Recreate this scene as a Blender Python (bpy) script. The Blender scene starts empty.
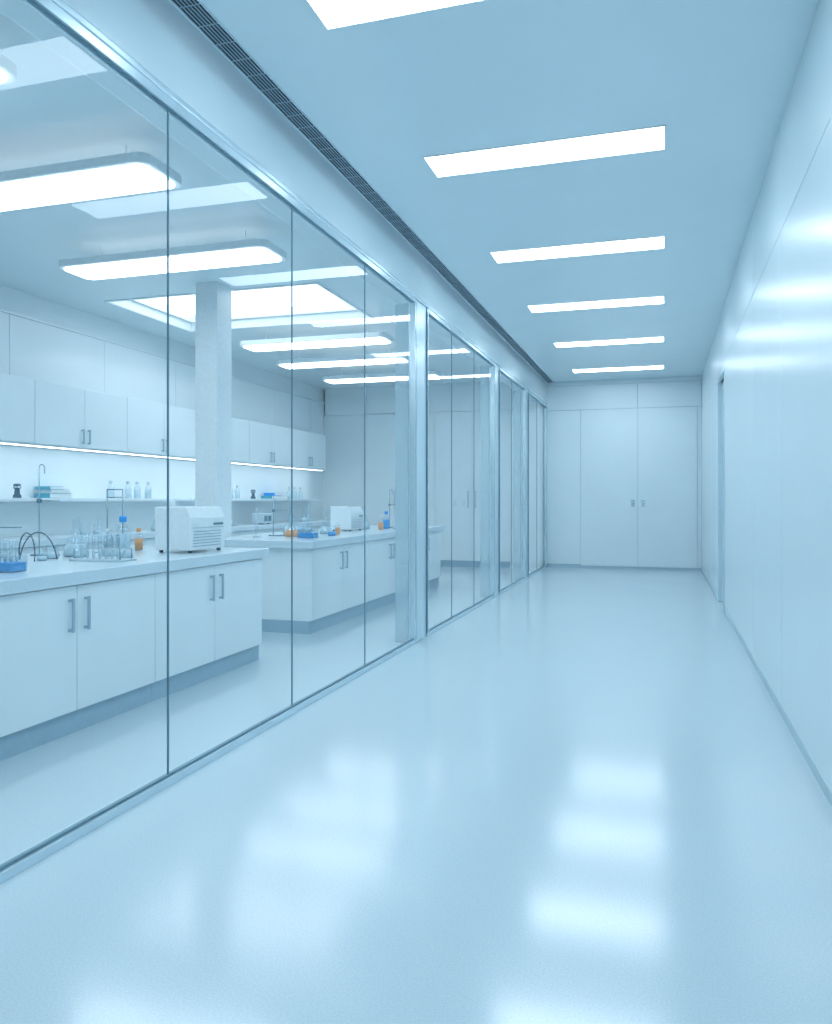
import bpy, bmesh, math
from mathutils import Vector, Matrix
sc = bpy.context.scene
try:
    sc.view_settings.view_transform = 'Standard'
    sc.view_settings.look = 'None'
except Exception: pass
COL = sc.collection

# ------------------------------------------------------------ materials
def mat(name, col, rough=0.4, metal=0.0, noise=0.03, nscale=30.0, spec=0.5, alpha=1.0):
    m = bpy.data.materials.new(name); m.use_nodes = True
    nt = m.node_tree; b = nt.nodes['Principled BSDF']
    b.inputs['Roughness'].default_value = rough
    b.inputs['Metallic'].default_value = metal
    b.inputs['Specular IOR Level'].default_value = spec
    b.inputs['Alpha'].default_value = alpha
    tc = nt.nodes.new('ShaderNodeTexCoord')
    n = nt.nodes.new('ShaderNodeTexNoise'); n.inputs['Scale'].default_value = nscale
    n.inputs['Detail'].default_value = 3
    r = nt.nodes.new('ShaderNodeValToRGB')
    r.color_ramp.elements[0].position = 0.3; r.color_ramp.elements[1].position = 0.7
    r.color_ramp.elements[0].color = (*[c*(1-noise) for c in col], 1)
    r.color_ramp.elements[1].color = (*[min(1, c*(1+noise)) for c in col], 1)
    nt.links.new(tc.outputs['Object'], n.inputs['Vector'])
    nt.links.new(n.outputs['Fac'], r.inputs['Fac'])
    nt.links.new(r.outputs['Color'], b.inputs['Base Color'])
    return m

def emis(name, col, s):
    m = bpy.data.materials.new(name); m.use_nodes = True
    nt = m.node_tree; nt.nodes.remove(nt.nodes['Principled BSDF'])
    e = nt.nodes.new('ShaderNodeEmission'); e.inputs['Color'].default_value = (*col, 1)
    e.inputs['Strength'].default_value = s
    nt.links.new(e.outputs[0], nt.nodes['Material Output'].inputs['Surface'])
    return m

def thin_glass(name, col=(1, 1, 1), f0=0.06, f1=0.7, rough=0.0):
    # thin sheet: alpha is the Fresnel reflectance, what is reflected is a clean mirror image
    m = bpy.data.materials.new(name); m.use_nodes = True
    nt = m.node_tree; b = nt.nodes['Principled BSDF']
    b.inputs['Base Color'].default_value = (*col, 1)
    b.inputs['Metallic'].default_value = 1; b.inputs['Roughness'].default_value = rough
    b.inputs['Alpha'].default_value = f0
    lw = nt.nodes.new('ShaderNodeLayerWeight'); lw.inputs['Blend'].default_value = 0.5
    p = nt.nodes.new('ShaderNodeMath'); p.operation = 'POWER'; p.inputs[1].default_value = 5
    ma = nt.nodes.new('ShaderNodeMath'); ma.operation = 'MULTIPLY_ADD'
    ma.inputs[1].default_value = f1; ma.inputs[2].default_value = f0
    nt.links.new(lw.outputs['Facing'], p.inputs[0]); nt.links.new(p.outputs[0], ma.inputs[0])
    nt.links.new(ma.outputs[0], b.inputs['Alpha'])
    try: m.surface_render_method = 'BLENDED'
    except Exception: pass
    return m

M_ceil = mat('ceiling_paint', (0.755, 0.89, 0.95), 0.2, nscale=2, noise=0.01)
M_wall = mat('wall_laminate', (0.75, 0.88, 0.945), 0.27, nscale=2, noise=0.01, spec=0.6)
M_end = mat('end_wall_laminate', (0.79, 0.91, 0.965), 0.25, nscale=2, noise=0.01)
M_lab = mat('lab_wall_laminate', (0.82, 0.925, 0.97), 0.22, nscale=2, noise=0.01)
M_cab = mat('cabinet_laminate', (0.81, 0.92, 0.965), 0.3, nscale=3, noise=0.01)
M_top = mat('worktop_resin', (0.65, 0.79, 0.87), 0.2, nscale=60, noise=0.02)
M_plinth = mat('plinth_grey', (0.36, 0.53, 0.64), 0.4)
M_seam = mat('shadow_gap', (0.44, 0.62, 0.73), 0.6)
M_metal = mat('satin_aluminium', (0.66, 0.80, 0.87), 0.26, metal=0.6, nscale=2, noise=0.01)
M_head = mat('satin_header', (0.78, 0.895, 0.95), 0.2, metal=0.3, nscale=2, noise=0.01)
M_post = mat('satin_painted_frame', (0.64, 0.80, 0.88), 0.28, metal=0.3, nscale=2, noise=0.01)
M_fin = mat('frosted_fin', (0.56, 0.75, 0.84), 0.3, nscale=2, noise=0.01, alpha=0.45)
M_handle = mat('handle_steel', (0.42, 0.56, 0.66), 0.3, metal=0.6)
M_slat = mat('grille_slat', (0.34, 0.48, 0.58), 0.4)
M_seal = mat('grey_seal', (0.14, 0.27, 0.35), 0.5)
M_dark = mat('dark_rubber', (0.05, 0.12, 0.17), 0.5)
M_black = mat('charcoal_plastic', (0.008, 0.02, 0.04), 0.6)
M_base = mat('baseboard_grey', (0.50, 0.66, 0.75), 0.4)
M_white = mat('white_enamel', (0.84, 0.93, 0.965), 0.3)
M_offw = mat('pale_grey_enamel', (0.58, 0.72, 0.79), 0.35)
M_teal = mat('teal_board', (0.08, 0.38, 0.52), 0.5)
M_blue = mat('blue_plastic', (0.03, 0.36, 0.88), 0.35)
M_orange = mat('amber_liquid', (1.0, 0.46, 0.16), 0.35)
M_bliq = mat('blue_liquid', (0.02, 0.40, 0.95), 0.2)
M_pale = mat('clear_liquid', (0.62, 0.80, 0.88), 0.15)
M_steel = mat('steel_rod', (0.30, 0.43, 0.51), 0.25, metal=0.6)
G_win = thin_glass('partition_glass', (0.92, 0.97, 1.0), 0.024, 0.45)
G_ware = thin_glass('labware_glass', (0.48, 0.67, 0.77), 0.14, 0.8, 0.03)
LC = (0.80, 0.925, 1.0)
E_cor = emis('corridor_led_diffuser', LC, 12.0)
E_pen = emis('pendant_led_diffuser', LC, 6.2)
E_up = emis('pendant_added_fill', LC, 0.9)  # added fill glow for the pendant tops, brightens the lab ceiling
E_cof = emis('coffer_light', LC, 2.6)
E_str = emis('strip_led', (0.86, 0.95, 1.0), 6.0)

# floor : speckled epoxy
M_floor = bpy.data.materials.new('speckled_epoxy_floor'); M_floor.use_nodes = True
nt = M_floor.node_tree; b = nt.nodes['Principled BSDF']
b.inputs['Specular IOR Level'].default_value = 1.0
tc = nt.nodes.new('ShaderNodeTexCoord')
n1 = nt.nodes.new('ShaderNodeTexNoise'); n1.inputs['Scale'].default_value = 160; n1.inputs['Detail'].default_value = 4
r1 = nt.nodes.new('ShaderNodeValToRGB')
r1.color_ramp.elements[0].position = 0.35; r1.color_ramp.elements[1].position = 0.65
r1.color_ramp.elements[0].color = (0.58, 0.71, 0.78, 1); r1.color_ramp.elements[1].color = (0.67, 0.795, 0.86, 1)
n2 = nt.nodes.new('ShaderNodeTexNoise'); n2.inputs['Scale'].default_value = 1.3
mr = nt.nodes.new('ShaderNodeMapRange'); mr.inputs['To Min'].default_value = 0.13; mr.inputs['To Max'].default_value = 0.16
for o, i in ((tc.outputs['Object'], n1.inputs['Vector']), (tc.outputs['Object'], n2.inputs['Vector']),
             (n1.outputs['Fac'], r1.inputs['Fac']), (r1.outputs['Color'], b.inputs['Base Color']),
             (n2.outputs['Fac'], mr.inputs['Value']), (mr.outputs['Result'], b.inputs['Roughness'])):
    nt.links.new(o, i)

# ------------------------------------------------------------ mesh builder
class B:
    def __init__(s): s.bm = bmesh.new(); s.mats = []
    def mi(s, m):
        if m not in s.mats: s.mats.append(m)
        return s.mats.index(m)
    def box(s, x0, x1, y0, y1, z0, z1, m):
        r = bmesh.ops.create_cube(s.bm, size=1)
        k = s.mi(m)
        for v in r['verts']:
            v.co = Vector((x0 + (v.co.x + .5)*(x1-x0), y0 + (v.co.y + .5)*(y1-y0), z0 + (v.co.z + .5)*(z1-z0)))
            for f in v.link_faces: f.material_index = k
        return s
    def lathe(s, prof, m, cx=0, cy=0, cz=0, seg=24, cap=True):
        k = s.mi(m); rings = []
        for (r, z) in prof:
            rings.append([s.bm.verts.new((cx + r*math.cos(2*math.pi*i/seg), cy + r*math.sin(2*math.pi*i/seg), cz + z)) for i in range(seg)])
        for a, c in zip(rings, rings[1:]):
            for i in range(seg):
                f = s.bm.faces.new((a[i], a[(i+1) % seg], c[(i+1) % seg], c[i])); f.material_index = k; f.smooth = True
        if cap:
            f = s.bm.faces.new(rings[0][::-1]); f.material_index = k
            if cap == True:
                f = s.bm.faces.new(rings[-1]); f.material_index = k
        return s
    def rod(s, p, q, r, m, seg=12):
        p, q = Vector(p), Vector(q); d = q-p
        res = bmesh.ops.create_cone(s.bm, cap_ends=True, segments=seg, radius1=r, radius2=r, depth=d.length,
              matrix=Matrix.Translation((p+q)/2) @ d.to_track_quat('Z', 'Y').to_matrix().to_4x4())
        k = s.mi(m)
        for v in res['verts']:
            for f in v.link_faces: f.material_index = k; f.smooth = len(f.verts) == 4
        return s
    def tube(s, pts, r, m, seg=8):
        for a, c in zip(pts, pts[1:]): s.rod(a, c, r, m, seg)
        return s
    def prism(s, poly, z0, z1, m, axis='Z'):
        k = s.mi(m)
        def P(a, c, h):
            return {'Z': (a, c, h), 'Y': (a, h, c), 'X': (h, a, c)}[axis]
        lo = [s.bm.verts.new(P(a, c, z0)) for a, c in poly]; hi = [s.bm.verts.new(P(a, c, z1)) for a, c in poly]
        fs = [s.bm.faces.new(lo[::-1]), s.bm.faces.new(hi)]
        n = len(poly)
        for i in range(n): fs.append(s.bm.faces.new((lo[i], lo[(i+1) % n], hi[(i+1) % n], hi[i])))
        for f in fs: f.material_index = k
        return s
    def done(s, name, loc=(0, 0, 0), parent=None, bevel=0, rot=0, seg=2):
        bmesh.ops.recalc_face_normals(s.bm, faces=s.bm.faces)
        me = bpy.data.meshes.new(name); s.bm.to_mesh(me); s.bm.free()
        for m in s.mats: me.materials.append(m)
        o = bpy.data.objects.new(name, me); o.location = loc; o.rotation_euler = (0, 0, rot)
        COL.objects.link(o)
        if parent: o.parent = parent
        if bevel:
            md = o.modifiers.new('bevel', 'BEVEL'); md.width = bevel; md.segments = seg; md.limit_method = 'ANGLE'
        return o

def rrect(x0, x1, y0, y1, r, n=6):
    pts = []
    for cx, cy, a0 in ((x1-r, y1-r, 0), (x0+r, y1-r, 90), (x0+r, y0+r, 180), (x1-r, y0+r, 270)):
        for i in range(n+1):
            a = math.radians(a0 + 90*i/n); pts.append((cx + r*math.cos(a), cy + r*math.sin(a)))
    return pts

def empty(name, loc=(0, 0, 0), rot=0):
    o = bpy.data.objects.new(name, None); o.location = loc; o.rotation_euler = (0, 0, rot)
    o.empty_display_size = 0.1; COL.objects.link(o); return o
def tag(o, label, cat, group=None):
    o['label'] = label; o['category'] = cat
    if group: o['group'] = group
    return o
def st(o): o['kind'] = 'structure'; return o
def dup(o, loc=None, rot=None, parent=None):
    c = o.copy(); COL.objects.link(c)
    if parent is not None: c.parent = parent
    if loc is not None: c.location = loc
    if rot is not None: c.rotation_euler = (0, 0, rot)
    for ch in list(o.children): dup(ch, parent=c)
    return c

# ------------------------------------------------------------ dimensions
XG, XR, XL = -2.08, 0.65, -6.40
Y0, Y1 = -2.5, 14.93
ZC = 3.43
# ------------------------------------------------------------ shell
st(B().box(XL-.1, XR+.2, Y0-.1, Y1+.1, -.1, 0, M_floor).done('floor'))
c = B()
hx0, hx1, hy0, hy1 = -5.84, -3.30, 7.36, 9.02
T = .45
c.box(XL-.1, hx0, Y0, Y1, ZC, ZC+T, M_ceil).box(hx1, XR+.2, Y0, Y1, ZC, ZC+T, M_ceil)
c.box(hx0, hx1, Y0, hy0, ZC, ZC+T, M_ceil).box(hx0, hx1, hy1, Y1, ZC, ZC+T, M_ceil)
c.box(hx0, hx1, hy0, hy1, ZC+T-.05, ZC+T, M_ceil)
st(c.done('ceiling'))
st(B().box(XL-.1, XL, Y0, Y1, 0, ZC, M_lab).done('wall_left'))
st(B().box(XL-.1, XR+.2, Y0-.1, Y0, 0, ZC, M_wall).done('wall_back'))
# end wall with panels
w = B().box(XL-.1, XR+.2, Y1, Y1+.1, 0, ZC, M_end)
w.box(XG, XR, Y1-.004, Y1, 0, ZC, M_seam)
w.box(XG, XR, Y1-.03, Y1, ZC-.08, ZC, M_end)
for a, d in zip([XG, -.43], [-.435, XR]):
    w.box(a, d-.004, Y1-.03, Y1, 2.903, ZC-.083, M_end)
w.box(XG, -1.444, Y1-.03, Y1, .07, 2.897, M_end)
st(w.done('wall_end', bevel=.002))
# tall double door in end wall
for i, (a, d, hx) in enumerate(((-1.44, -.434, -.52), (-.43, .577, -.34))):
    dd = st(B().box(a, d, Y1-.040, Y1-.004, .05, 2.897, M_end).done('door_%d' % (i+1), bevel=.002))
    h = B().box(hx-.03, hx+.03, Y1-.047, Y1-.040, 1.13, 1.25, M_metal)
    h.rod((hx, Y1-.04, 1.21), (hx, Y1-.085, 1.21), .009, M_handle)
    h.box(hx-.04 if i else hx-.012, hx+.012 if i else hx+.04, Y1-.095, Y1-.08, 1.2, 1.22, M_handle)
    h.done('door_handle', parent=dd)
w = st(B().box(.581, XR, Y1-.03, Y1-.004, .05, 2.897, M_end).done('trim_1', bevel=.002))
st(B().box(XG, XR, Y1-.025, Y1, 0, .05, M_base).done('baseboard_end'))

# right wall in panels, with door opening
w = B()
DY0, DY1, DZ = 9.52, 10.55, 2.70
w.box(XR+.03, XR+.2, Y0, DY0, 0, ZC, M_seam).box(XR+.03, XR+.2, DY1, Y1, 0, ZC, M_seam)
w.box(XR+.03, XR+.2, DY0, DY1, DZ, ZC, M_seam)
g = .005
ys = [Y0]
while ys[-1] + 1.5 < DY0: ys.append(ys[-1] + 1.503)
ys[-1] = DY0
for a, d in zip(ys, ys[1:]):
    w.box(XR, XR+.03, a+g/2, d-g/2, .06, 2.80, M_wall)
    w.box(XR, XR+.03, a+g/2, d-g/2, 2.805, ZC, M_wall)
w.box(XR, XR+.03, DY0+g, DY1-g, DZ+.03, 2.80, M_wall).box(XR, XR+.03, DY0+g, DY1-g, 2.805, ZC, M_wall)
for a, d in zip([DY1, 12.0, 13.45], [12.0, 13.45, Y1-.03]):
    w.box(XR, XR+.03, a+g, d-g, .06, 2.80, M_wall).box(XR, XR+.03, a+g, d-g, 2.805, ZC, M_wall)
st(w.done('wall_right', bevel=.0015, seg=1))
st(B().box(XR+.004, XR+.03, Y0, DY0, 0, .056, M_base).done('baseboard_right'))
st(B().box(XR+.004, XR+.03, DY1, Y1-.03, 0, .056, M_base).done('baseboard_far_right'))
f = B().box(XR-.004, XR+.12, DY0-.012, DY0+.012, 0, DZ+.03, M_handle)
f.box(XR-.004, XR+.12, DY1-.012, DY1+.012, 0, DZ+.03, M_post).box(XR-.004, XR+.12, DY0+.012, DY1-.012, DZ, DZ+.03, M_post)
st(f.done('trim_2', bevel=.003))
dd = st(B().box(XR+.05, XR+.09, DY0+.014, DY1-.014, .008, DZ-.005, M_wall).done('door_3', bevel=.002))
h = B().rod((XR+.05, DY0+.1, 1.03), (XR+.01, DY0+.1, 1.03), .009, M_metal).rod((XR+.01, DY0+.09, 1.03), (XR+.01, DY0+.22, 1.03), .009, M_metal)
h.done('door_handle', parent=dd)

# ------------------------------------------------------------ glass partition
bays = [(-2.3, 6.66, [-.6, .61, 1.82, 3.04, 4.27, 5.47]), (7.02, 10.08, [7.98, 9.0]), (10.4, 12.47, [11.4]), (12.77, 14.89, [13.8])]
ZB, ZT = .045, 2.97
for i, (a, d, mu) in enumerate(bays):
    f = B()
    f.box(XG-.03, XG+.022, a, d, 0, .036, M_metal)            # sill
    f.box(XG-.008, XG+.008, a+.03, d-.03, .036, ZB, M_seal)
    f.box(XG-.03, XG+.022, a, d, ZT, ZT+.04, M_metal)
    f.box(XG-.008, XG+.008, a+.03, d-.03, ZT-.008, ZT, M_seal)
    f.box(XG-.03, XG+.025, a, a+.022, .036, ZT, M_metal)
    f.box(XG-.03, XG+.025, d-.022, d, .036, ZT, M_metal)
    f.box(XG-.006, XG+.026, a-.006, a, .036, ZT, M_seal)
    if i < 3: f.box(XG-.006, XG+.026, d, d+.006, .036, ZT, M_seal)
    for y in mu: f.box(XG-.005, XG+.004, y-.0035, y+.0035, ZB, ZT-.008, M_seal)
    o = st(f.done('window_%d' % (i+1), bevel=.002))
    edges = [a+.022] + mu + [d-.022]
    for p, q in zip(edges, edges[1:]):
        bb = B(); k = bb.mi(G_win)
        vs = [bb.bm.verts.new(v) for v in ((XG, p+.003, ZB), (XG, q-.003, ZB), (XG, q-.003, ZT-.008), (XG, p+.003, ZT-.008))]
        bb.bm.faces.new(vs)
        bb.done('glass_pane', parent=o)
    if i < 3:
        B().box(XG-.17, XG-.052, d+.01, d+.022, 0, ZT, M_fin).done('frosted_fin', parent=o)
# header : aluminium channel and smooth bulkhead
st(B().box(XG-.06, XG+.026, Y0, Y1-.03, ZT+.04, 3.045, M_metal).done('trim_3', bevel=.008, seg=3))
st(B().box(XG-.25, XG+.02, Y0, Y1-.032, 3.045, ZC, M_head).done('wall_header', bevel=.004))
for i, (a, d) in enumerate(((6.67, 7.01), (10.09, 10.39), (12.48, 12.76))):
    st(B().box(XG-.05, XG+.012, a, d, 0, ZT+.04, M_post).done('trim_%d' % (4+i), bevel=.006))

# linear slot diffuser in ceiling
gr = empty('linear_air_grille', (-1.99, 6.2, ZC))
gl = 8.68
B().box(-.052, .052, -gl, gl, -.003, -.001, M_black).done('backing', parent=gr)
bb = B()
for x in (-.054, .054): bb.box(x-.0025, x+.0025, -gl, gl, -.006, -.001, M_metal)
bb.done('frame', parent=gr)
bb = B()
for x in (-.036, -.018, 0, .018, .036): bb.box(x-.003, x+.003, -gl, gl, -.006, -.003, M_slat)
y = -gl
while y < gl-.01:
    bb.box(-.051, .051, y, y+.005, -.005, -.003, M_slat); y += .15
bb.done('slats', parent=gr)
tag(gr, 'long black slotted air grille recessed in the corridor ceiling', 'air vent')

# corridor ceiling lights
pr = empty('recessed_ceiling_light', (-.72, 5.03, ZC))
bb = B(); W2, L2 = .735, .165
for a in ((-W2, W2, -L2, -L2+.008), (-W2, W2, L2-.008, L2), (-W2, -W2+.008, -L2+.008, L2-.008), (W2-.008, W2, -L2+.008, L2-.008)):
    bb.box(*a, -.008, -.001, M_white)
bb.done('frame', parent=pr)
B().box(-W2+.008, W2-.008, -L2+.008, L2-.008, -.006, -.001, E_cor).done('diffuser', parent=pr)
tag(pr, 'slim rectangular white LED panel recessed in corridor ceiling', 'ceiling light', 'corridor ceiling panels')
for x, y in ((-.72, -.6), (-.72, 1.3), (-.75, 3.25), (-.72, 7.07), (-.72, 9.1), (-.72, 11.33), (-.72, 13.7)):
    dup(pr, (x, y, ZC))

# coffer light in lab
cf = empty('ceiling_light_coffer', ((hx0+hx1)/2, (hy0+hy1)/2, ZC))
a_, b_ = (hx1-hx0)/2, (hy1-hy0)/2
bb = B()
def ring(t0, t1, z0, z1):
    bb.box(-a_+t0, a_-t0, -b_+t0, -b_+t1, z0, z1, M_white).box(-a_+t0, a_-t0, b_-t1, b_-t0, z0, z1, M_white)
    bb.box(-a_+t0, -a_+t1, -b_+t1, b_-t1, z0, z1, M_white).box(a_-t1, a_-t0, -b_+t1, b_-t1, z0, z1, M_white)
ring(0, .03, -.01, .30); ring(.03, .07, .10, .30)
bb.done('frame', parent=cf)
B().box(-a_+.07, a_-.07, -b_+.07, b_-.07, .20, .30, E_cof).done('diffuser', parent=cf)
tag(cf, 'large square illuminated ceiling recess above the laboratory', 'ceiling light')

# lab pendants
pn = empty('linear_pendant_light', (-3.86, 4.18, ZC))
B().prism(rrect(-.99, .99, -.215, .215, .08), -.210, -.150, M_white).done('housing', parent=pn, bevel=.008, seg=3)
B().prism(rrect(-.955, .955, -.18, .18, .065), -.222, -.209, E_pen).done('diffuser', parent=pn, bevel=.004, seg=2)
B().box(-.85, .85, -.12, .12, -.150, -.145, E_up).done('added_top_glow', parent=pn)  # added glowing plate, lifts the dark patch on the ceiling above the housing
for x in (-.7, .7): B().rod((x, 0, -.145), (x, 0, 0), .003, M_white).done('suspension_rod', parent=pn)
tag(pn, 'long white linear light with rounded ends under laboratory ceiling', 'ceiling light', 'laboratory linear lights')
for x, y in ((-3.86, 2.84), (-3.93, 1.3), (-3.93, 5.78), (-4.2, 9.3), (-4.4, 10.7), (-4.38, 12.3)):
    dup(pn, (x, y, ZC))

# structural column
tag(B().box(-4.50, -4.25, 7.04, 7.32, 0, ZC, M_white).done('column', bevel=.003), 'square white structural column standing between the lab benches', 'column')

# ------------------------------------------------------------ cabinets
def handle(parent, x, y, z0, z1, r=.008):
    b = B().box(x+.022, x+.034, y-.008, y+.008, z0, z1, M_handle)
    b.box(x, x+.024, y-.007, y+.007, z0+.004, z0+.018, M_handle).box(x, x+.024, y-.007, y+.007, z1-.018, z1-.004, M_handle)
    return b.done('handle', parent=parent, bevel=.002)
def cabinet(name, D, W, H, zb=0, plinth=.12, hz=(0.5, 0.7), hoff=.06, two_sided=False, mt=M_cab):
    e = empty(name)
    B().box(-D+(.02 if two_sided else 0), 0, .001, W-.001, plinth, H, mt).done('body', parent=e, bevel=.002)
    if plinth: B().box(-D+(.03 if two_sided else 0), -.008, .001, W-.001, 0, plinth, M_plinth).done('plinth', parent=e)
    for k in range(2):
        y0 = k*W/2+.0025; y1 = (k+1)*W/2-.0025
        d = B().box(.0, .02, y0, y1, plinth+.004, H-.008, mt).done('door', parent=e, bevel=.002)
        handle(d, .02, W/2 + (hoff if k else -hoff), *hz)
        if two_sided:
            d = B().box(-D, -D+.02, y0, y1, plinth+.004, H-.008, mt).done('door', parent=e, bevel=.002)
    return e
ib = cabinet('base_cabinet', 1.15, 1.38, .80, hz=(.55, .73), two_sided=True)
ib.location = (-3.02, 4.25, 0)
tag(ib, 'white two-door base cabinet with steel bar handles under island worktop', 'cabinet', 'island base cabinets')
for p in ((-3.02, 2.87, 0), (-3.02, 1.49, 0)): dup(ib, p)
ic = cabinet('base_cabinet', 1.15, 1.50, .80, hz=(.55, .73), two_sided=True)
ic.location = (-3.14, 6.82, 0)
tag(ic, 'white two-door base cabinet with bar handles under second island worktop', 'cabinet', 'second island base cabinets')
for p in ((-3.14, 8.32, 0), (-3.14, 9.82, 0)): dup(ic, p)
tag(B().box(-4.25, -2.97, 1.44, 5.69, .80, .87, M_top).done('island_worktop', bevel=.004), 'long pale grey resin worktop on island cabinets', 'worktop')
tag(B().box(-4.35, -3.08, 6.76, 11.38, .80, .87, M_top).done('island_worktop', bevel=.004), 'pale grey resin worktop on second laboratory island', 'worktop')
# wall bench
wb = cabinet('bench_cabinet', .56, 1.455, .80, hz=(.55, .73))
wb.location = (XL+.585, 3.66, 0)
tag(wb, 'white two-door base cabinet under the long side bench', 'cabinet', 'side bench cabinets')
for k in range(1, 7): dup(wb, (XL+.585, 3.66+1.457*k, 0))
tag(B().box(XL+.003, XL+.64, 3.62, 13.88, .80, .87, M_top).done('bench_worktop', bevel=.005), 'long pale resin worktop along the laboratory side bench', 'worktop')
ub = cabinet('upper_cabinet', .325, 1.455, .65, plinth=0, hz=(.04, .2), hoff=.05)
ub.location = (XL+.33, 3.66, 1.82)
ls = B().box(-.14, -.03, 0, 1.455, -.016, -.001, M_white).box(-.125, -.045, 0, 1.455, -.020, -.016, E_str).done('light_strip', parent=ub)
ls['label'] = 'bright white LED strip'
tag(ub, 'white two-door upper cabinet with slim steel handles above shelf', 'cabinet', 'upper cabinets')
for k in range(1, 7): dup(ub, (XL+.33, 3.66+1.457*k, 1.82))
# splashback panel carrying the upper cabinets
st(B().box(XL, XL+.012, 3.66, 13.85, 1.271, 1.80, M_lab).done('trim_13'))
# upper wall panels & cornice as trim
t = B(); t.box(XL, XL+.012, 3.66, 14.48, 2.48, 3.15, M_seam)
for k in range(8):
    a = 3.66+1.457*k; d = min(a+1.457, 14.48)
    if d > a: t.box(XL+.012, XL+.03, a+.0025, d-.0025, 2.483, 3.148, M_lab)
st(t.done('trim_8', bevel=.002))
st(B().box(XL, XL+.04, Y0, Y1, 3.15, 3.18, M_lab).done('trim_9', bevel=.004))
for a, d in ((3.66, 9.4), (9.52, 13.85)):
    tag(B().box(XL+.001, XL+.27, a, d, 1.235, 1.27, M_cab).done('storage_shelf', bevel=.003), 'thin white shelf below upper cabinets holding labware', 'shelf', 'long white shelves')
# tall end cabinets
tc_ = cabinet('tall_cabinet', .4, 1.43, 2.9, hz=(1.1, 1.42), hoff=.07, mt=M_cab)
tc_.location = (-4.10, 14.5, 0); tc_.rotation_euler = (0, 0, -math.pi/2)
tag(tc_, 'tall pale two-door storage cabinet against the end wall', 'cabinet', 'tall storage cabinets')
dup(tc_, (-5.53, 14.5, 0))
st(B().box(-2.668, XG-.04, 14.5, Y1-.004, 0, 2.9, M_cab).done('trim_10'))
st(B().box(XL, -5.532, 14.5, Y1-.004, 0, 2.9, M_cab).done('trim_11', bevel=.002))
st(B().box(XL+.05, XG-.25, 14.5, Y1-.004, 2.905, ZC-.001, M_cab).done('trim_12', bevel=.002))
st(B().box(XG-.25, XG-.04, 14.5, Y1-.004, 2.9, 3.044, M_cab).done('trim_14'))

# ------------------------------------------------------------ labware
ZT_ = .87
def flask(loc, s=1.0, liq=M_pale, name='conical_flask', label='clear glass conical flask with pale liquid on worktop'):
    e = empty(name, loc)
    B().lathe([(.055*s, 0), (.06*s, .008*s), (.055*s, .03*s), (.018*s, .13*s), (.016*s, .18*s), (.021*s, .19*s)], G_ware, cap='b').done('glass', parent=e)
    B().lathe([(.054*s, .004), (.055*s, .03*s), (.043*s, .06*s)], liq).done('liquid', parent=e)
    return tag(e, label, 'flask')
def beaker(loc, s=1.0, liq=M_pale, label='small clear glass beaker on worktop'):
    e = empty('beaker', loc)
    B().lathe([(.035*s, 0), (.037*s, .005), (.037*s, .09*s), (.041*s, .095*s)], G_ware, cap='b').done('glass', parent=e)
    B().lathe([(.034*s, .004), (.034*s, .035*s)], liq).done('liquid', parent=e)
    return tag(e, label, 'beaker')
def cylinder_(loc, s=1.0, label='tall clear glass measuring cylinder on a round foot'):
    e = empty('measuring_cylinder', loc)
    B().lathe([(.035*s, 0), (.035*s, .008*s), (.016*s, .014*s)], M_offw).done('foot', parent=e)
    B().lathe([(.016*s, .014*s), (.016*s, .24*s), (.02*s, .25*s)], G_ware, cap='b').done('glass', parent=e)
    return tag(e, label, 'measuring cylinder')
def bottle(loc, s=1.0, liq=M_pale, cap=M_blue, label='clear glass reagent bottle with blue cap'):
    e = empty('reagent_bottle', loc)
    B().lathe([(.036*s, 0), (.04*s, .006), (.04*s, .12*s), (.032*s, .145*s), (.017*s, .16*s), (.017*s, .18*s)], G_ware, cap='b').done('glass', parent=e)
    B().lathe([(.0385*s, .004), (.0385*s, .11*s)], liq).done('liquid', parent=e)
    B().lathe([(.021*s, .175*s), (.021*s, .205*s), (.018*s, .21*s)], cap).done('cap', parent=e)
    return tag(e, label, 'bottle')
def ring_stand(loc, h=.6, hook=True, rot=0, label='steel laboratory ring stand with clamp and curved tube', rr=.0045):
    e = empty('ring_stand', loc, rot)
    B().box(-.08, .08, -.05, .05, 0, .012, M_steel).done('base', parent=e, bevel=.003)
    B().rod((-.05, 0, .012), (-.05, 0, h), rr, M_steel).done('rod', parent=e)
    b = B().box(-.062, -.038, -.012, .012, h*.6, h*.6+.03, M_seal).rod((-.05, 0, h*.6+.015), (.05, 0, h*.6+.015), .004, M_steel)
    pts = [(.05+.03*(1-math.cos(a)), .03*math.sin(a), h*.6+.015) for a in [i*math.pi/6 for i in range(13)]]
    b.tube(pts, .003, M_steel); b.done('clamp', parent=e)
    if hook:
        pts = [(-.05+.022*(1-math.cos(a)), 0, h+.022*math.sin(a)) for a in [i*math.pi/8 for i in range(9)]] + [(-.006, 0, h-.04)]
        B().tube(pts, rr, M_steel).done('tube', parent=e)
    return tag(e, label, 'lab stand')
def tube_proto(loc, liq=M_pale, lab='clear glass test tube standing in a rack', grp='test tubes in the clear rack', h=.12):
    e = empty('test_tube', loc)
    B().lathe([(.003, 0), (.008, .006), (.0095, .015), (.0095, h), (.011, h+.002)], G_ware, seg=12, cap='b').done('glass', parent=e)
    B().lathe([(.002, .003), (.008, .012), (.008, h*.4)], liq, seg=12).done('liquid', parent=e)
    return tag(e, lab, 'test tube', grp)
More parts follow.
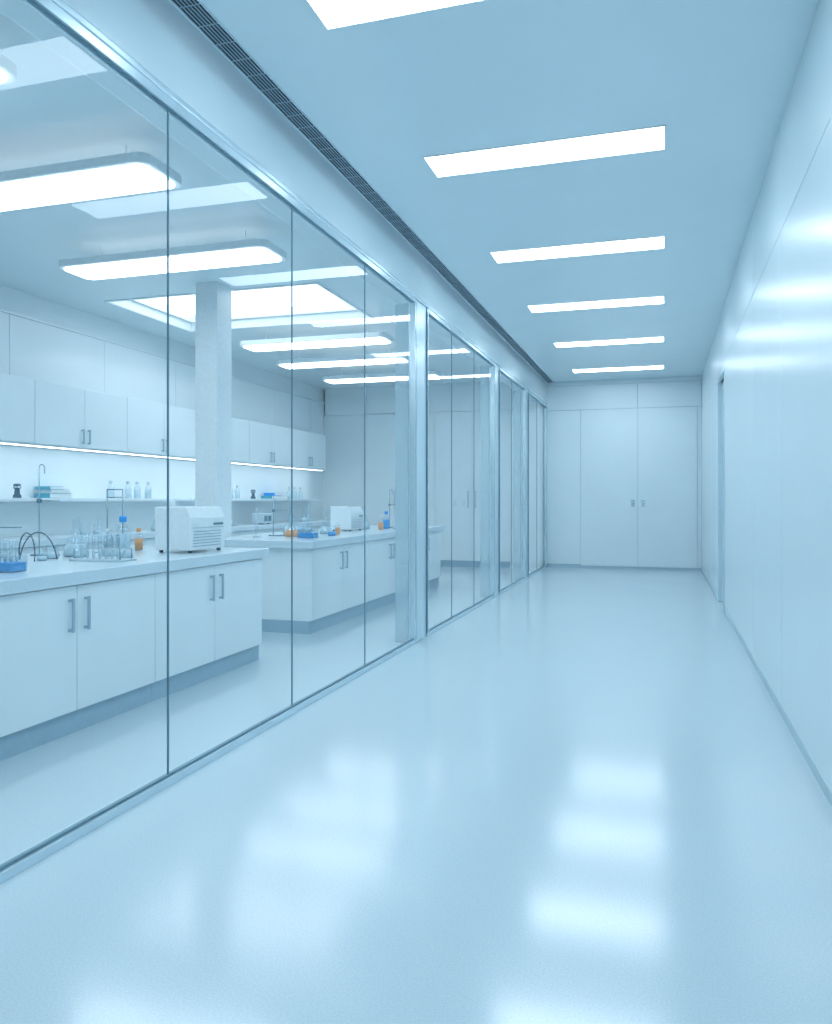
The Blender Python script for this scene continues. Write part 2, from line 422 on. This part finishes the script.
def rack(loc, L=.34, W=.12, H=.08, m=M_offw, label='pale test tube rack on a flat tray'):
    e = empty('test_tube_rack', loc)
    B().box(-L/2-.02, L/2+.02, -W/2-.02, W/2+.02, 0, .012, m).done('tray', parent=e, bevel=.003)
    b = B()
    for sx in (-1, 1):
        for sy in (-1, 1):
            b.rod((sx*L/2, sy*W/2*.95, .012), (sx*L/2, sy*W/2*.95, H), .004, M_steel)
        b.box(sx*L/2-.004, sx*L/2+.004, -W/2, W/2, H-.006, H, M_offw)
    for k in (-1, 0, 1):
        b.box(-L/2+.004, L/2-.004, k*W/2*.95-.003, k*W/2*.95+.003, H-.006, H, M_offw)
    b.done('frame', parent=e)
    return tag(e, label, 'tube rack')

# island 1
rk = rack((-3.36, 4.22, ZT_))
tp = tube_proto((-3.36-.14, 4.22-.028, ZT_+.012), h=.15)
for r_ in range(2):
    for k in range(7):
        if r_ == 0 and k == 0: continue
        dup(tp, (-3.36-.14+k*.046, 4.22-.028+r_*.056, ZT_+.012))
def vial_tray(loc, rot=0, label='clear tub of blue liquid holding glass tubes'):
    e = empty('vial_tub', loc, rot)
    B().box(-.085, .085, -.055, .055, .003, .05, M_bliq).done('liquid', parent=e, bevel=.004)
    B().box(-.09, .09, -.06, .06, 0, .003, G_ware).box(-.09, .09, -.06, -.057, .003, .085, G_ware).box(-.09, .09, .057, .06, .003, .085, G_ware)\
       .box(-.09, -.087, -.057, .057, .003, .085, G_ware).box(.087, .09, -.057, .057, .003, .085, G_ware).done('tub', parent=e)
    return tag(e, label, 'tub', 'blue vial tubs')
vial_tray((-3.34, 3.42, ZT_))
t0 = tube_proto((-3.40, 3.40, ZT_+.051), lab='clear test tube standing in a blue tub', grp='tubes in the blue tubs', h=.12)
for k in range(1, 8): dup(t0, (-3.40+(k % 4)*.038, 3.40+(k//4)*.04, ZT_+.051))
ring_stand((-4.02, 4.46, ZT_), .60, rr=.0035)
ring_stand((-3.72, 3.78, ZT_), .34, False, .5, 'small steel ring stand with ring clamp')
for p, s in (((-3.78, 4.26, ZT_), 1.0), ((-3.66, 4.36, ZT_), .9), ((-3.98, 4.70, ZT_), 1.2), ((-3.72, 4.10, ZT_), .8)): beaker(p, s)
flask((-3.80, 4.50, ZT_), 1.4)
flask((-3.62, 4.62, ZT_), .95)
flask((-3.40, 4.50, ZT_), .85)
cylinder_((-3.88, 4.84, ZT_)); cylinder_((-3.70, 4.80, ZT_), .85)
bottle((-3.76, 4.94, ZT_), 1.25)
bottle((-3.80, 5.18, ZT_), .8, M_orange, M_orange, 'small amber plastic reagent bottle')
bottle((-3.92, 4.98, ZT_), .8, M_pale, M_white, 'small clear reagent bottle with white cap')
# screen-frame stand
e = empty('sample_stand', (-4.0, 5.16, ZT_))
B().box(-.09, .09, -.06, .06, 0, .02, M_offw).done('base', parent=e, bevel=.003)
b = B()
for x in (-.07, .07): b.rod((x, 0, .02), (x, 0, .46), .005, M_steel)
b.rod((-.07, 0, .46), (.07, 0, .46), .005, M_steel).rod((-.07, 0, .40), (.07, 0, .40), .004, M_steel)
b.done('frame', parent=e)
tag(e, 'steel rectangular frame stand on a small base', 'lab stand')
pts = [(-3.74+.10*math.cos(a)-.0, 3.95+.03*a, ZT_+.008+.17*abs(math.sin(a))) for a in [i*math.pi/16 for i in range(33)]]
tag(B().tube(pts, .004, M_dark).done('rubber_hose'), 'thin dark rubber hose looped on the worktop', 'hose')

def analyser(loc, sx=1.0, label='white benchtop analyser with sloping top and front vents'):
    e = empty('benchtop_analyser', loc)   # front +X
    D, W, H = .30*sx, .46*sx, .33*sx
    poly = [(-D, .02), (0, .02), (.0, .25*sx), (-.035*sx, H), (-D, H)]
    B().prism(poly, 0, W, M_white, 'Y').done('body', parent=e, bevel=.007, seg=3)
    b = B()
    for k in range(6): b.box(0, .004, .03*sx, W-.06*sx, (.045+.021*k)*sx, (.051+.021*k)*sx, M_handle)
    b.done('vent', parent=e)
    B().box(0, .004, W-.16*sx, W-.03*sx, .195*sx, .212*sx, M_seal).done('display', parent=e)
    B().box(0, .005, .02*sx, W-.02*sx, .178*sx, .182*sx, M_handle).done('seam', parent=e)
    for x in (-D+.03, -.03):
        for y in (.04, W-.04): B().lathe([(.015, 0), (.015, .022)], M_dark, cx=x, cy=y, seg=12).done('foot', parent=e)
    return tag(e, label, 'lab instrument')
analyser((-3.2, 4.95, ZT_))
analyser((-3.6, 9.0, ZT_), .9, 'smaller white benchtop analyser on the second island')
# island 2
flask((-3.66, 7.50, ZT_), 1.2, M_orange, label='glass conical flask with amber liquid on worktop')
ring_stand((-3.90, 7.66, ZT_), .42, False, 0, 'small steel ring stand beside flasks')
vial_tray((-3.40, 7.34, ZT_)); 
for k in range(6): dup(t0, (-3.46+(k % 3)*.05, 7.32+(k//3)*.04, ZT_+.051))
beaker((-3.65, 7.75, ZT_), 1.3); beaker((-3.36, 7.85, ZT_), 1.2, M_bliq, 'beaker with blue liquid on worktop')
bottle((-3.42, 8.15, ZT_), .7, M_orange, M_white, 'small amber reagent bottle with white cap')
flask((-3.62, 8.3, ZT_), 1.4); flask((-3.9, 8.0, ZT_), 1.6); cylinder_((-3.7, 8.0, ZT_), 1.3); cylinder_((-3.95, 7.3, ZT_), 1.2)
bottle((-3.45, 9.65, ZT_), .9, M_orange, M_white, 'amber reagent bottle with white cap')
bottle((-3.50, 10.0, ZT_), 1.1, M_bliq, M_blue, 'reagent bottle of blue liquid with blue cap')
flask((-3.75, 9.8, ZT_), 1.6); flask((-3.26, 9.82, ZT_), 1.3); cylinder_((-3.38, 10.05, ZT_), 1.4)
ring_stand((-3.55, 10.4, ZT_), .5, True, 1)
beaker((-3.27, 10.14, ZT_), 1.1)

# wall shelf items z=1.27
def grinder(loc):
    e = empty('bench_mixer', loc)
    B().lathe([(.04, 0), (.04, .025), (.028, .04), (.024, .09), (.036, .10), (.036, .135), (.024, .145)], M_dark, cap=True).done('body', parent=e)
    B().lathe([(.037, .105), (.039, .11), (.037, .117)], M_metal).done('band', parent=e)
    return tag(e, 'small charcoal laboratory mixer standing on the shelf', 'mixer')
grinder((XL+.14, 6.56, 1.27))
def book(loc, w, h, m, l, d=.2):
    b = B().box(-d/2, d/2, 0, w, 0, h, m).box(-d/2+.004, d/2+.002, .004, w-.004, .004, h-.004, M_white)
    return tag(b.done('binder', loc, bevel=.002), l, 'binder')
book((XL+.14, 6.9, 1.27), .34, .05, M_teal, 'teal binder lying flat on the shelf')
book((XL+.14, 6.92, 1.32), .28, .04, M_offw, 'pale grey binder lying on a teal binder')
book((XL+.14, 6.9, 1.36), .2, .035, M_teal, 'teal binder on top of the binder pile')
book((XL+.14, 11.9, 1.27), .4, .05, M_teal, 'teal binder lying flat on the shelf')
book((XL+.14, 12.0, 1.32), .3, .05, M_blue, 'blue binder lying on a teal binder')
pb = bottle((XL+.14, 8.32, 1.27), 1.0, M_pale, M_offw, 'clear reagent bottle with grey cap on a shelf')
pb['group'] = 'bottles on the shelf'
for y in (8.5, 8.72, 8.0, 10.75, 10.95, 12.75, 12.95, 13.2): dup(pb, (XL+.14, y, 1.27))
grinder((XL+.14, 11.45, 1.27))
def toaster(loc):
    e = empty('heating_block', loc)
    B().box(-.2, 0, 0, .34, .015, .17, M_offw).done('body', parent=e, bevel=.01, seg=3)
    for y in (.09, .22): B().box(0, .004, y-.05, y+.05, .05, .13, M_seal).done('panel', parent=e)
    for x, y in ((-.05, .06), (-.05, .28), (-.15, .17)):
        B().lathe([(.02, 0), (.02, .02)], M_dark, cx=x, cy=y).done('foot', parent=e)
    return tag(e, 'grey benchtop heating block with two dark panels', 'lab instrument')
toaster((XL+.45, 11.2, ZT_))
for y, s in ((7.3, 1.5), (7.5, 1.2), (10.4, 1.2), (12.4, 1.3)): beaker((XL+.35, y, ZT_), s)
flask((XL+.35, 8.6, ZT_), 1.2); flask((XL+.4, 12.8, ZT_), 1.2)

# ------------------------------------------------------------ camera
cam = bpy.data.cameras.new('camera'); co = bpy.data.objects.new('camera', cam); COL.objects.link(co)
co.location = (0, 0, 1.25); co.rotation_euler = (math.pi/2, 0, math.radians(17.16))
cam.sensor_fit = 'AUTO'; cam.sensor_width = 36; cam.lens = 36*800/1024
cam.shift_y = -12/1024; cam.clip_start = .05
sc.camera = co
wd = bpy.data.worlds.new('world'); sc.world = wd; wd.use_nodes = True
wd.node_tree.nodes['Background'].inputs[0].default_value = (.5, .75, .9, 1)
wd.node_tree.nodes['Background'].inputs[1].default_value = .3
